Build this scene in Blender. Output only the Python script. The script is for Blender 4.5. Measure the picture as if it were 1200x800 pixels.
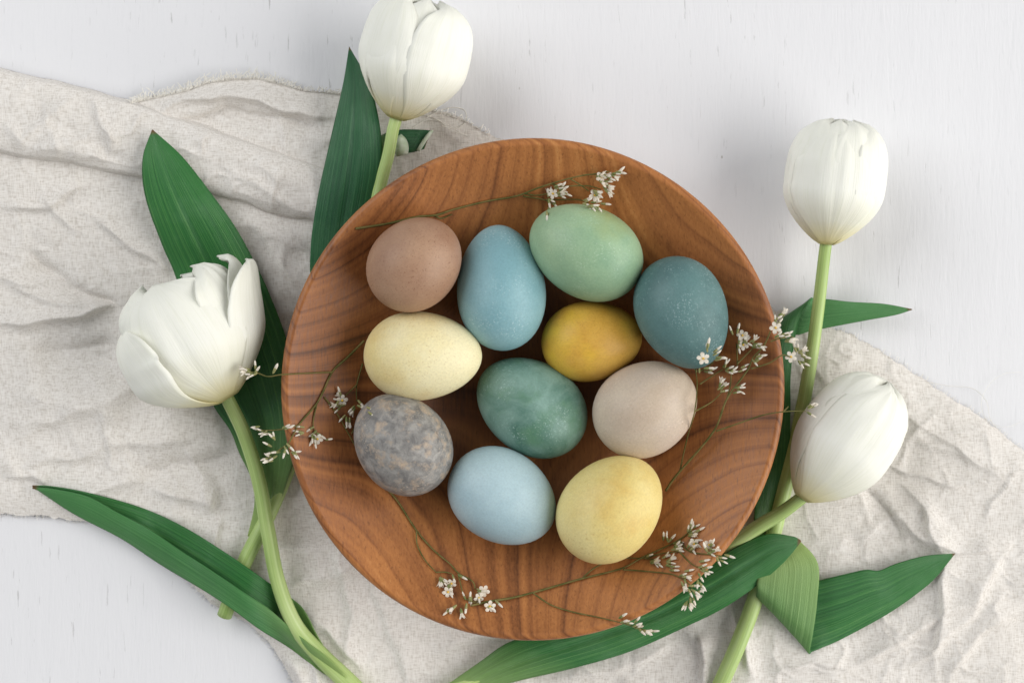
import bpy, math, random
import numpy as np
from mathutils import Vector
from mathutils.bvhtree import BVHTree

# ------------------------------------------------------------------ camera, world, light
S = 0.00045            # metres per photo pixel on the table plane
CAMH = 0.80            # camera height above the table
scene = bpy.context.scene
for o in list(bpy.data.objects):
    bpy.data.objects.remove(o)
cam_d = bpy.data.cameras.new('camera'); cam = bpy.data.objects.new('camera', cam_d)
scene.collection.objects.link(cam); scene.camera = cam
cam.location = (0, 0, CAMH)
cam_d.sensor_width = 36.0; cam_d.lens = 36.0 * CAMH / (1200 * S)
cam_d.clip_start = 0.01; cam_d.clip_end = 50
cam_d.dof.use_dof = True; cam_d.dof.focus_distance = CAMH - 0.050; cam_d.dof.aperture_fstop = 9.0

world = bpy.data.worlds.new('World'); scene.world = world; world.use_nodes = True
bg = world.node_tree.nodes['Background']
bg.inputs[0].default_value = (0.96, 0.975, 1.0, 1); bg.inputs[1].default_value = 0.22

def area(name, loc, target, size, power, col):
    l = bpy.data.lights.new(name, 'AREA'); l.shape = 'RECTANGLE'; l.size = size[0]; l.size_y = size[1]
    l.energy = power; l.color = col
    o = bpy.data.objects.new(name, l); scene.collection.objects.link(o)
    o.location = loc
    o.rotation_euler = (Vector(target) - Vector(loc)).to_track_quat('-Z', 'Y').to_euler()
    return o
area('window_light', (3.2, -0.45, 1.85), (0, 0, 0), (4.4, 3.2), 200, (1.0, 0.98, 0.95))
area('left_fill_light', (-2.6, 1.6, 2.3), (0, 0, 0), (3.2, 2.6), 98, (0.97, 0.985, 1.0))  # added fill lamp from the left to soften shadows, not a second window

vs = scene.view_settings
vs.view_transform = 'Standard'; vs.look = 'None'; vs.gamma = 1; vs.use_curve_mapping = False
vs.exposure = 0.0

# ------------------------------------------------------------------ helpers
C = scene.collection
rng = random.Random(7)

def P(px, py, z=0.0):
    k = S * (CAMH - z) / CAMH
    return ((px - 600) * k, (400 - py) * k, z)

def lin(r, g, b):
    f = lambda c: (c / 255 / 12.92) if c / 255 <= 0.04045 else ((c / 255 + 0.055) / 1.055) ** 2.4
    return (f(r), f(g), f(b), 1)

def tag(o, label=None, cat=None, group=None, kind=None):
    if label: o['label'] = label
    if cat: o['category'] = cat
    if group: o['group'] = group
    if kind: o['kind'] = kind
    return o

def empty(name, loc, label, cat, group=None):
    o = bpy.data.objects.new(name, None); C.objects.link(o); o.location = loc
    o.empty_display_size = 0.01
    return tag(o, label, cat, group)

REG = {}                # world-space geometry kept for draping later pieces
def mesh_obj(name, verts, faces, mats, parent=None, mat_idx=None, uvs=None, smooth=True, reg=None, loc=None):
    """verts are world-space; the object's origin is put at loc (default: parent's or 0)"""
    v = np.asarray(verts, dtype=np.float64).reshape(-1, 3)
    org = np.array(loc if loc is not None else (0, 0, 0), dtype=float)
    base = np.array(parent.matrix_world_loc if False else (0, 0, 0), dtype=float)
    me = bpy.data.meshes.new(name)
    me.from_pydata([tuple(p) for p in (v - org)], [], faces)
    for m in (mats if isinstance(mats, (list, tuple)) else [mats]):
        me.materials.append(m)
    if mat_idx is not None:
        me.polygons.foreach_set('material_index', mat_idx)
    if smooth:
        me.polygons.foreach_set('use_smooth', [True] * len(me.polygons))
    if uvs is not None:
        ul = me.uv_layers.new(name='UVMap')
        li = np.empty(len(me.loops), dtype=np.int32); me.loops.foreach_get('vertex_index', li)
        ul.data.foreach_set('uv', np.asarray(uvs, dtype=np.float32)[li].ravel())
    me.update()
    o = bpy.data.objects.new(name, me); C.objects.link(o)
    o.location = Vector(org)
    if parent is not None:
        o.parent = parent
        o.location = Vector(org) - parent.location
    if reg:
        REG.setdefault(reg, []).append((v, faces))
    return o

def grid_faces(nu, nv, closed=False):
    f = []
    for i in range(nv - 1):
        for j in range(nu - (0 if closed else 1)):
            a = i * nu + j; b = i * nu + (j + 1) % nu
            f.append((a, b, b + nu, a + nu))
    return f

def crom(pts, n, d=None):
    """Catmull-Rom through pts (k-dim), n samples, uniform in chord length"""
    p = np.asarray(pts, dtype=float)
    if d is None: d = np.r_[0, np.cumsum(np.maximum(1e-9, np.sqrt(((p[1:] - p[:-1])[:, :2] ** 2).sum(1))))]
    t = np.linspace(0, d[-1], n)
    m = np.zeros_like(p)
    m[1:-1] = (p[2:] - p[:-2]) / (d[2:] - d[:-2])[:, None]
    m[0] = (p[1] - p[0]) / (d[1] - d[0]); m[-1] = (p[-1] - p[-2]) / (d[-1] - d[-2])
    k = np.clip(np.searchsorted(d, t, side='right') - 1, 0, len(p) - 2)
    h = (d[k + 1] - d[k]); s = (t - d[k]) / h; h = h[:, None]; s = s[:, None]
    return ((2 * s**3 - 3 * s**2 + 1) * p[k] + (s**3 - 2 * s**2 + s) * h * m[k]
            + (-2 * s**3 + 3 * s**2) * p[k + 1] + (s**3 - s**2) * h * m[k + 1])

class VNoise:
    def __init__(self, seed, n=256):
        self.n = n; self.g = np.random.RandomState(seed).rand(n, n) * 2 - 1
    def __call__(self, x, y):
        x = np.asarray(x, float); y = np.asarray(y, float)
        xi = np.floor(x).astype(int); yi = np.floor(y).astype(int)
        fx = x - xi; fy = y - yi
        fx = fx**3 * (fx * (fx * 6 - 15) + 10); fy = fy**3 * (fy * (fy * 6 - 15) + 10)
        n = self.n; g = self.g
        a = g[yi % n, xi % n]; b = g[yi % n, (xi + 1) % n]
        c = g[(yi + 1) % n, xi % n]; d = g[(yi + 1) % n, (xi + 1) % n]
        return (a + (b - a) * fx) * (1 - fy) + (c + (d - c) * fx) * fy
vn = [VNoise(i + 11) for i in range(8)]

# ------------------------------------------------------------------ material helpers
class NT:
    def __init__(self, name):
        self.m = bpy.data.materials.new(name); self.m.use_nodes = True
        self.t = self.m.node_tree; self.n = self.t.nodes; self.l = self.t.links
        self.b = self.n['Principled BSDF']; self.out = self.n['Material Output']
    def node(self, typ, **kw):
        nd = self.n.new(typ)
        for k, v in kw.items(): setattr(nd, k, v)
        return nd
    def set(self, sock, v):
        if hasattr(v, 'is_output') or isinstance(v, bpy.types.NodeSocket): self.l.new(v, sock)
        else: sock.default_value = v
    def coord(self, kind='Object', scale=(1, 1, 1), rot=(0, 0, 0), loc=(0, 0, 0)):
        tc = self.node('ShaderNodeTexCoord'); mp = self.node('ShaderNodeMapping')
        self.l.new(tc.outputs[kind], mp.inputs[0])
        mp.inputs['Scale'].default_value = scale; mp.inputs['Rotation'].default_value = rot
        mp.inputs['Location'].default_value = loc
        return mp.outputs[0]
    def noise(self, vec, scale, detail=3, rough=0.5, dist=0.0):
        nd = self.node('ShaderNodeTexNoise')
        if vec is not None: self.l.new(vec, nd.inputs['Vector'])
        nd.inputs['Scale'].default_value = scale; nd.inputs['Detail'].default_value = detail
        nd.inputs['Roughness'].default_value = rough; nd.inputs['Distortion'].default_value = dist
        return nd.outputs['Fac']
    def ramp(self, fac, stops):
        nd = self.node('ShaderNodeValToRGB'); self.l.new(fac, nd.inputs[0])
        e = nd.color_ramp.elements
        while len(e) < len(stops): e.new(0.5)
        for k, (p, c) in enumerate(stops):
            e[k].position = p; e[k].color = c if len(c) == 4 else (*c, 1)
        return nd.outputs[0]
    def mix(self, fac, a, b, mode='MIX'):
        nd = self.node('ShaderNodeMix', data_type='RGBA', blend_type=mode)
        self.set(nd.inputs[0], fac); self.set(nd.inputs[6], a); self.set(nd.inputs[7], b)
        return nd.outputs[2]
    def math(self, op, a, b=None, c=None):
        nd = self.node('ShaderNodeMath', operation=op)
        self.set(nd.inputs[0], a)
        if b is not None: self.set(nd.inputs[1], b)
        if c is not None: self.set(nd.inputs[2], c)
        return nd.outputs[0]
    def bump(self, h, strength, dist, prev=None):
        nd = self.node('ShaderNodeBump'); self.l.new(h, nd.inputs['Height'])
        nd.inputs['Strength'].default_value = strength; nd.inputs['Distance'].default_value = dist
        if prev is not None: self.l.new(prev, nd.inputs['Normal'])
        return nd.outputs[0]
    def fin(self, col=None, rough=0.5, normal=None, spec=0.5):
        if col is not None: self.set(self.b.inputs['Base Color'], col)
        self.set(self.b.inputs['Roughness'], rough)
        self.b.inputs['Specular IOR Level'].default_value = spec
        if normal is not None: self.l.new(normal, self.b.inputs['Normal'])
        return self.m
    def translucent(self, col, fac):
        tr = self.node('ShaderNodeBsdfTranslucent'); self.set(tr.inputs[0], col)
        mx = self.node('ShaderNodeMixShader'); mx.inputs[0].default_value = fac
        self.l.new(self.b.outputs[0], mx.inputs[1]); self.l.new(tr.outputs[0], mx.inputs[2])
        self.l.new(mx.outputs[0], self.out.inputs[0])
        return self.m

W4 = lambda v: (v, v, v, 1)

# painted table: vertical grain under white paint, thin cracks, small specks
def mat_table():
    t = NT('white_painted_wood')
    c = t.coord('Object', (1, 0.13, 1))
    g1 = t.noise(c, 620, 4, 0.6, 0.5); g2 = t.noise(c, 90, 3, 0.5, 0.5)
    c2 = t.coord('Object', (1, 0.10, 1), loc=(3.1, 0.7, 0))
    crack = t.noise(c2, 420, 4, 0.6, 0.2)
    patch = t.noise(t.coord('Object', (1, 0.5, 1)), 9, 3, 0.6)
    cr = t.ramp(crack, [(0.64, W4(0)), (0.69, W4(1))])
    crm = t.math('MULTIPLY', cr, t.ramp(patch, [(0.41, W4(0)), (0.62, W4(1))]))
    c3 = t.coord('Object', (1, 0.55, 1), loc=(0.17, 0.31, 0))
    vo = t.node('ShaderNodeTexVoronoi'); t.l.new(c3, vo.inputs['Vector']); vo.inputs['Scale'].default_value = 46
    sp = t.ramp(vo.outputs['Distance'], [(0.012, W4(1)), (0.032, W4(0))])
    sepc = t.node('ShaderNodeSeparateColor'); t.l.new(vo.outputs['Color'], sepc.inputs[0])
    spm = t.math('MULTIPLY', sp, t.math('GREATER_THAN', sepc.outputs[0], 0.86))
    tint = t.noise(t.coord('Object', (1, 0.3, 1)), 14, 3)
    col = t.mix(tint, (0.725, 0.725, 0.745, 1), (0.765, 0.765, 0.78, 1))
    col = t.mix(t.math('MULTIPLY', t.ramp(g1, [(0.28, W4(1)), (0.42, W4(0))]), 0.13), col, (0.55, 0.56, 0.57, 1))
    col = t.mix(t.math('MULTIPLY', crm, 0.55), col, (0.32, 0.31, 0.30, 1))
    col = t.mix(t.math('MULTIPLY', spm, 0.9), col, (0.16, 0.12, 0.06, 1))
    h = t.math('ADD', t.math('MULTIPLY', g1, 0.5), t.math('MULTIPLY', g2, 0.9))
    h = t.math('SUBTRACT', h, t.math('MULTIPLY', crm, 0.7))
    n = t.bump(h, 0.26, 0.0010)
    return t.fin(col, 0.5, n, 0.35)

def mat_linen(name, rot, tone=1.0):
    t = NT(name)
    a = t.coord('Object', (1, 0.16, 1), (0, 0, rot)); b = t.coord('Object', (0.16, 1, 1), (0, 0, rot))
    na = t.noise(a, 1500, 1, 0.5); nb = t.noise(b, 1500, 1, 0.5)
    sa = t.noise(t.coord('Object', (1, 0.03, 1), (0, 0, rot)), 520, 2, 0.5)
    sb = t.noise(t.coord('Object', (0.03, 1, 1), (0, 0, rot)), 520, 2, 0.5)
    w = t.math('ADD', t.math('MULTIPLY', na, 0.5), t.math('MULTIPLY', nb, 0.5))
    slub = t.math('ADD', t.math('MULTIPLY', sa, 0.5), t.math('MULTIPLY', sb, 0.5))
    blot = t.noise(t.coord('Object'), 16, 4, 0.6)
    k = tone
    col = t.ramp(w, [(0.32, (0.57 * k, 0.53 * k, 0.48 * k)), (0.50, (0.725 * k, 0.69 * k, 0.645 * k)), (0.68, (0.81 * k, 0.78 * k, 0.74 * k))])
    col = t.mix(t.math('MULTIPLY', t.ramp(slub, [(0.56, W4(0)), (0.66, W4(1))]), 0.22), col, (0.80, 0.77, 0.72, 1))
    col = t.mix(t.math('MULTIPLY', t.ramp(slub, [(0.34, W4(1)), (0.43, W4(0))]), 0.16), col, (0.50, 0.455, 0.40, 1))
    col = t.mix(t.math('MULTIPLY', t.ramp(blot, [(0.35, W4(1)), (0.6, W4(0))]), 0.08), col, (0.50, 0.45, 0.38, 1))
    n = t.bump(t.math('ADD', w, t.math('MULTIPLY', slub, 0.4)), 0.45, 0.0005)
    t.fin(col, 0.95, n, 0.08)
    t.b.inputs['Sheen Weight'].default_value = 0.1
    return t.m

def mat_thread():
    t = NT('linen_thread'); return t.fin(t.mix(t.noise(t.coord('Object'), 300), lin(232, 228, 218), lin(246, 243, 236)), 0.9, None, 0.1)

# solid wood: growth rings are cylinders round a pith that lies above the bowl
def mat_wood():
    t = NT('turned_hardwood')
    tc = t.node('ShaderNodeTexCoord'); p = tc.outputs['Object']
    wob = t.node('ShaderNodeTexNoise'); t.l.new(p, wob.inputs['Vector'])
    wob.inputs['Scale'].default_value = 8; wob.inputs['Detail'].default_value = 2
    va = t.node('ShaderNodeVectorMath', operation='SUBTRACT'); t.l.new(wob.outputs['Color'], va.inputs[0]); va.inputs[1].default_value = (0.5, 0.5, 0.5)
    vb = t.node('ShaderNodeVectorMath', operation='SCALE'); t.l.new(va.outputs[0], vb.inputs[0]); vb.inputs['Scale'].default_value = 0.011
    vc = t.node('ShaderNodeVectorMath', operation='ADD'); t.l.new(p, vc.inputs[0]); t.l.new(vb.outputs[0], vc.inputs[1])
    q = vc.outputs[0]
    d = t.node('ShaderNodeVectorMath', operation='DOT_PRODUCT'); t.l.new(q, d.inputs[0]); d.inputs[1].default_value = (0.7071, 0.7071, 0)
    sx = t.node('ShaderNodeSeparateXYZ'); t.l.new(q, sx.inputs[0])
    u = d.outputs['Value']; w = t.math('SUBTRACT', sx.outputs[2], 0.125)
    r = t.math('SQRT', t.math('ADD', t.math('MULTIPLY', u, u), t.math('MULTIPLY', w, w)))
    n1 = t.node('ShaderNodeTexNoise', noise_dimensions='1D'); t.l.new(r, n1.inputs['W'])
    n1.inputs['Scale'].default_value = 170; n1.inputs['Detail'].default_value = 2
    r2 = t.math('ADD', t.math('MULTIPLY', r, 1 / 0.0042), t.math('MULTIPLY', n1.outputs['Fac'], 1.3))
    fr = t.math('FRACT', r2)
    band = t.ramp(fr, [(0.0, W4(0.34)), (0.12, W4(0.56)), (0.45, W4(0.70)), (0.80, W4(0.56)), (0.95, W4(0.20)), (1.0, W4(0.30))])
    n2 = t.node('ShaderNodeTexNoise', noise_dimensions='1D'); t.l.new(r, n2.inputs['W'])
    n2.inputs['Scale'].default_value = 620; n2.inputs['Detail'].default_value = 3
    n3 = t.node('ShaderNodeTexNoise', noise_dimensions='1D'); t.l.new(r, n3.inputs['W'])
    n3.inputs['Scale'].default_value = 55; n3.inputs['Detail'].default_value = 1
    mrot = (0, 0, math.radians(45))
    fib = t.noise(t.coord('Object', (1, 0.05, 1), mrot), 900, 3, 0.6)
    pore = t.noise(t.coord('Object', (1, 0.10, 1), mrot, (5, 2, 0)), 1100, 2, 0.5)
    big = t.noise(p, 11, 3, 0.5)
    vary = t.node('ShaderNodeTexNoise', noise_dimensions='1D'); t.l.new(r, vary.inputs['W']); vary.inputs['Scale'].default_value = 95
    bandv = t.math('MULTIPLY', t.math('SUBTRACT', band, 0.55), t.ramp(vary.outputs['Fac'], [(0.35, W4(0.10)), (0.65, W4(0.52))]))
    f = t.math('ADD', t.math('ADD', bandv, 0.335), t.math('MULTIPLY', n2.outputs['Fac'], 0.24))
    f = t.math('ADD', f, t.math('MULTIPLY', n3.outputs['Fac'], 0.18))
    f = t.math('ADD', f, t.math('MULTIPLY', t.math('SUBTRACT', fib, 0.5), 0.26))
    f = t.math('ADD', f, t.math('MULTIPLY', t.math('SUBTRACT', big, 0.5), 0.60))
    col = t.ramp(f, [(0.16, lin(60, 34, 18)), (0.34, lin(100, 59, 31)), (0.50, lin(142, 88, 47)), (0.68, lin(175, 114, 62)), (0.88, lin(204, 146, 88))])
    red = t.noise(t.coord('Object', loc=(1, 4, 2)), 7, 2)
    col = t.mix(t.math('MULTIPLY', t.ramp(red, [(0.45, W4(0)), (0.65, W4(1))]), 0.25), col, lin(132, 78, 46), 'MIX')
    col = t.mix(t.math('MULTIPLY', t.ramp(pore, [(0.30, W4(1)), (0.40, W4(0))]), 0.35), col, lin(74, 38, 18))
    kn = t.noise(t.coord('Object', (1, 0.25, 1), mrot, (2, 9, 0)), 60, 2, 0.5)
    col = t.mix(t.math('MULTIPLY', t.ramp(kn, [(0.70, W4(0)), (0.76, W4(1))]), 0.6), col, lin(70, 34, 18))
    n = t.bump(t.math('ADD', fib, t.math('MULTIPLY', band, 0.5)), 0.16, 0.0006)
    t.fin(col, t.ramp(fib, [(0.3, W4(0.40)), (0.7, W4(0.55))]), n, 0.4)
    return t.m

def mat_egg(name, c1, c2, c3=None, scale=25, lo=0.4, hi=0.62, sp=None, spamt=0.5, spscale=900, rough=0.5, pale=None, marb=0.0, seed=0):
    t = NT(name)
    L = (seed * 1.7, seed * 0.9, seed * 2.3)
    p = t.coord('Object', loc=L)
    col = t.mix(t.ramp(t.noise(p, scale, 5, 0.62, marb), [(lo, W4(0)), (hi, W4(1))]), c1, c2)
    if c3:
        col = t.mix(t.ramp(t.noise(t.coord('Object', loc=(L[1] + 3, L[0], 4)), scale * 0.8, 4, 0.6), [(0.52, W4(0)), (0.70, W4(1))]), col, c3)
    fine = t.noise(p, 1000, 3, 0.65)
    if pale:
        pm = t.math('MULTIPLY', t.ramp(t.noise(t.coord('Object', loc=(8, L[0], 1)), 1000, 3, 0.7), [(0.56, W4(0)), (0.68, W4(1))]),
                    t.ramp(t.noise(p, 45, 3, 0.6), [(0.46, W4(0)), (0.62, W4(1))]))
        col = t.mix(t.math('MULTIPLY', pm, 0.75), col, pale)
    if sp:
        s1 = t.ramp(t.noise(t.coord('Object', loc=(L[2], 5, L[0])), spscale, 2, 0.5), [(0.60, W4(0)), (0.70, W4(1))])
        s2 = t.ramp(t.noise(t.coord('Object', loc=(L[1], 3, 7)), 30, 3, 0.6), [(0.40, W4(0.2)), (0.62, W4(1))])
        col = t.mix(t.math('MULTIPLY', t.math('MULTIPLY', s1, s2), spamt), col, sp)
    col = t.mix(t.math('MULTIPLY', t.math('SUBTRACT', fine, 0.36), 0.48), col, W4(0.25), 'MULTIPLY')
    n = t.bump(t.math('ADD', fine, t.math('MULTIPLY', t.noise(p, 420, 2), 0.6)), 0.45, 0.00025)
    t.fin(col, rough, n, 0.34)
    t.b.inputs['Subsurface Weight'].default_value = 0.06
    t.b.inputs['Subsurface Radius'].default_value = (0.002, 0.0015, 0.001)
    return t.m

def mat_petal():
    t = NT('white_petal')
    uv = t.node('ShaderNodeTexCoord').outputs['UV']
    sx = t.node('ShaderNodeSeparateXYZ'); t.l.new(uv, sx.inputs[0])
    c = t.coord('UV', (1, 0.035, 1)); c2 = t.coord('UV', (1, 0.16, 1))
    st = t.noise(c, 60, 4, 0.6, 0.1); st2 = t.noise(c2, 11, 3, 0.5, 0.4)
    obn = t.noise(t.coord('Object'), 70, 3, 0.6)
    vv = t.math('ADD', sx.outputs[1], t.math('MULTIPLY', t.math('SUBTRACT', st, 0.5), 0.10))
    col = t.ramp(vv, [(0.0, lin(228, 214, 140)), (0.08, lin(240, 232, 190)), (0.20, lin(244, 243, 226)), (0.45, lin(250, 250, 241)), (1.0, lin(250, 250, 240))])
    col = t.mix(t.math('MULTIPLY', t.ramp(st, [(0.34, W4(1)), (0.5, W4(0))]), 0.18), col, lin(218, 222, 192))
    col = t.mix(t.math('MULTIPLY', t.ramp(obn, [(0.4, W4(0)), (0.65, W4(1))]), 0.10), col, lin(235, 236, 214))
    n = t.bump(t.math('ADD', t.math('MULTIPLY', st, 0.6), st2), 0.28, 0.0016)
    t.fin(col, 0.48, n, 0.30)
    return t.translucent(col, 0.15)

def mat_leaf(name, c_dark, c_mid, c_light, gloss=0.32, tr=0.12, pale_base=True, bloom=0.3):
    t = NT(name)
    uv = t.node('ShaderNodeTexCoord').outputs['UV']
    sx = t.node('ShaderNodeSeparateXYZ'); t.l.new(uv, sx.inputs[0])
    c = t.coord('UV', (1, 0.02, 1)); st = t.noise(c, 44, 4, 0.65, 0.05)
    fine = t.noise(t.coord('UV', (1, 0.02, 1), loc=(4, 1, 0)), 150, 2, 0.6)
    ob = t.noise(t.coord('Object'), 38, 4, 0.6); cell = t.noise(t.coord('UV', (1, 0.25, 1)), 190, 2, 0.6)
    f = t.math('ADD', t.math('MULTIPLY', st, 0.62), t.math('ADD', t.math('MULTIPLY', fine, 0.30), t.math('MULTIPLY', ob, 0.10)))
    col = t.ramp(f, [(0.36, c_dark), (0.53, c_mid), (0.70, c_light)])
    col = t.mix(t.math('MULTIPLY', t.ramp(ob, [(0.5, W4(0)), (0.72, W4(1))]), bloom), col, lin(96, 142, 104))
    col = t.mix(t.math('MULTIPLY', t.ramp(cell, [(0.3, W4(1)), (0.45, W4(0))]), 0.25), col, c_dark)
    if pale_base:
        col = t.mix(t.ramp(sx.outputs[1], [(0.70, W4(0)), (0.88, W4(0.35)), (1.0, W4(0.85))]), col, lin(176, 198, 116))
    tipm = t.ramp(sx.outputs[1], [(0.006, W4(1)), (0.016, W4(0))])
    col = t.mix(tipm, col, lin(110, 84, 48))
    n = t.bump(t.math('ADD', st, t.math('MULTIPLY', fine, 0.5)), 0.45, 0.0011)
    t.fin(col, gloss, n, 0.40)
    return t.translucent(t.mix(0.3, col, lin(110, 160, 70)), tr)

def mat_stem():
    t = NT('tulip_stem')
    c = t.coord('UV', (1, 0.08, 1)); st = t.noise(c, 16, 4, 0.6)
    lo = t.noise(t.coord('Object'), 26, 2)
    col = t.ramp(t.math('ADD', t.math('MULTIPLY', st, 0.55), t.math('MULTIPLY', lo, 0.45)), [(0.34, lin(140, 168, 92)), (0.52, lin(178, 200, 128)), (0.68, lin(206, 220, 164))])
    t.fin(col, 0.42, t.bump(st, 0.15, 0.0006), 0.4)
    t.b.inputs['Subsurface Weight'].default_value = 0.15
    t.b.inputs['Subsurface Radius'].default_value = (0.002, 0.003, 0.001)
    return t.m

def mat_simple(name, ca, cb, scale=300, rough=0.7, tr=0):
    t = NT(name); col = t.mix(t.ramp(t.noise(t.coord('Object'), scale, 3), [(0.38, W4(0)), (0.62, W4(1))]), ca, cb)
    t.fin(col, rough, None, 0.3)
    return t.translucent(col, tr) if tr else t.m

M = dict(table=mat_table(), linen=mat_linen('linen_weave', math.radians(24)), linen2=mat_linen('linen_weave_flap', math.radians(14)),
         thread=mat_thread(), wood=mat_wood(), petal=mat_petal(), stem=mat_stem(),
         leaf=mat_leaf('tulip_leaf_upper', lin(38, 94, 48), lin(60, 124, 64), lin(110, 164, 90)),
         leafdeep=mat_leaf('tulip_leaf_deep', lin(30, 78, 50), lin(46, 102, 64), lin(84, 138, 90), bloom=0.2),
         leaflight=mat_leaf('tulip_leaf_underside', lin(70, 118, 62), lin(104, 150, 86), lin(146, 184, 118), 0.5, 0.15, True, 0.2),
         leafmid=mat_leaf('tulip_leaf_outer', lin(52, 112, 60), lin(78, 140, 78), lin(120, 172, 108), 0.45, 0.15),
         twig=mat_simple('sprig_stem', lin(84, 84, 38), lin(116, 104, 58), 180, 0.7),
         calyx=mat_simple('sprig_calyx', lin(112, 124, 72), lin(168, 160, 112), 500, 0.8, 0.1),
         floret=mat_simple('sprig_petal', lin(226, 214, 194), lin(244, 238, 226), 400, 0.7, 0.25),
         pollen=mat_simple('sprig_centre', lin(216, 170, 60), lin(236, 200, 96), 600),
         torn=mat_simple('torn_leaf_edge', lin(214, 222, 206), lin(190, 206, 176), 300, 0.6, 0.2))

# ------------------------------------------------------------------ table
def box_mesh(name, x0, x1, y0, y1, z0, z1, mat):
    v = [(x, y, z) for z in (z0, z1) for y in (y0, y1) for x in (x0, x1)]
    f = [(0, 2, 3, 1), (4, 5, 7, 6), (0, 1, 5, 4), (2, 6, 7, 3), (0, 4, 6, 2), (1, 3, 7, 5)]
    return mesh_obj(name, v, f, mat, smooth=False)
tbl = box_mesh('tabletop', -1.1, 1.1, -0.8, 0.8, -0.03, 0.0, M['table'])
tag(tbl, 'white painted wooden tabletop with fine vertical grain', None, None, 'structure')

# ------------------------------------------------------------------ linen cloth
BC = (624.5, 456.5)                     # bowl centre in the photograph
TOP = [(-80, 66), (0, 84), (60, 98), (110, 112), (140, 121), (165, 116), (215, 105), (242, 95), (270, 91), (300, 90), (330, 97), (355, 104), (390, 107),
       (430, 115), (480, 121), (520, 131), (550, 142), (575, 158), (640, 190), (760, 260), (860, 325), (905, 362), (950, 374), (1000, 393), (1060, 428),
       (1100, 456), (1150, 488), (1200, 528), (1290, 590)]
BOT = [(-80, 590), (0, 601), (60, 606), (130, 612), (165, 634), (195, 660), (222, 682), (250, 708), (290, 728), (315, 752), (332, 776), (346, 802), (392, 886), (1290, 886)]
def interp(curve, x):
    c = np.array(curve, float); return np.interp(x, c[:, 0], c[:, 1])
def smooth_interp(curve, x):
    return (interp(curve, x - 9) + interp(curve, x) * 2 + interp(curve, x + 9) ) / 4
def seg_dist(px, py, pts):
    """distance to a polyline, signed side, and parameter along it"""
    best = np.full(px.shape, 1e9); side = np.zeros(px.shape); par = np.zeros(px.shape)
    tot = 0; L = []
    for a, b in zip(pts[:-1], pts[1:]): L.append(math.hypot(b[0] - a[0], b[1] - a[1]))
    T = sum(L)
    for (a, b), l in zip(zip(pts[:-1], pts[1:]), L):
        dx, dy = (b[0] - a[0]) / l, (b[1] - a[1]) / l
        t = np.clip((px - a[0]) * dx + (py - a[1]) * dy, 0, l)
        qx = px - a[0] - t * dx; qy = py - a[1] - t * dy
        d = np.hypot(qx, qy); m = d < best
        best = np.where(m, d, best); side = np.where(m, dx * qy - dy * qx, side); par = np.where(m, (tot + t) / T, par)
        tot += l
    return best, side, par

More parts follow.
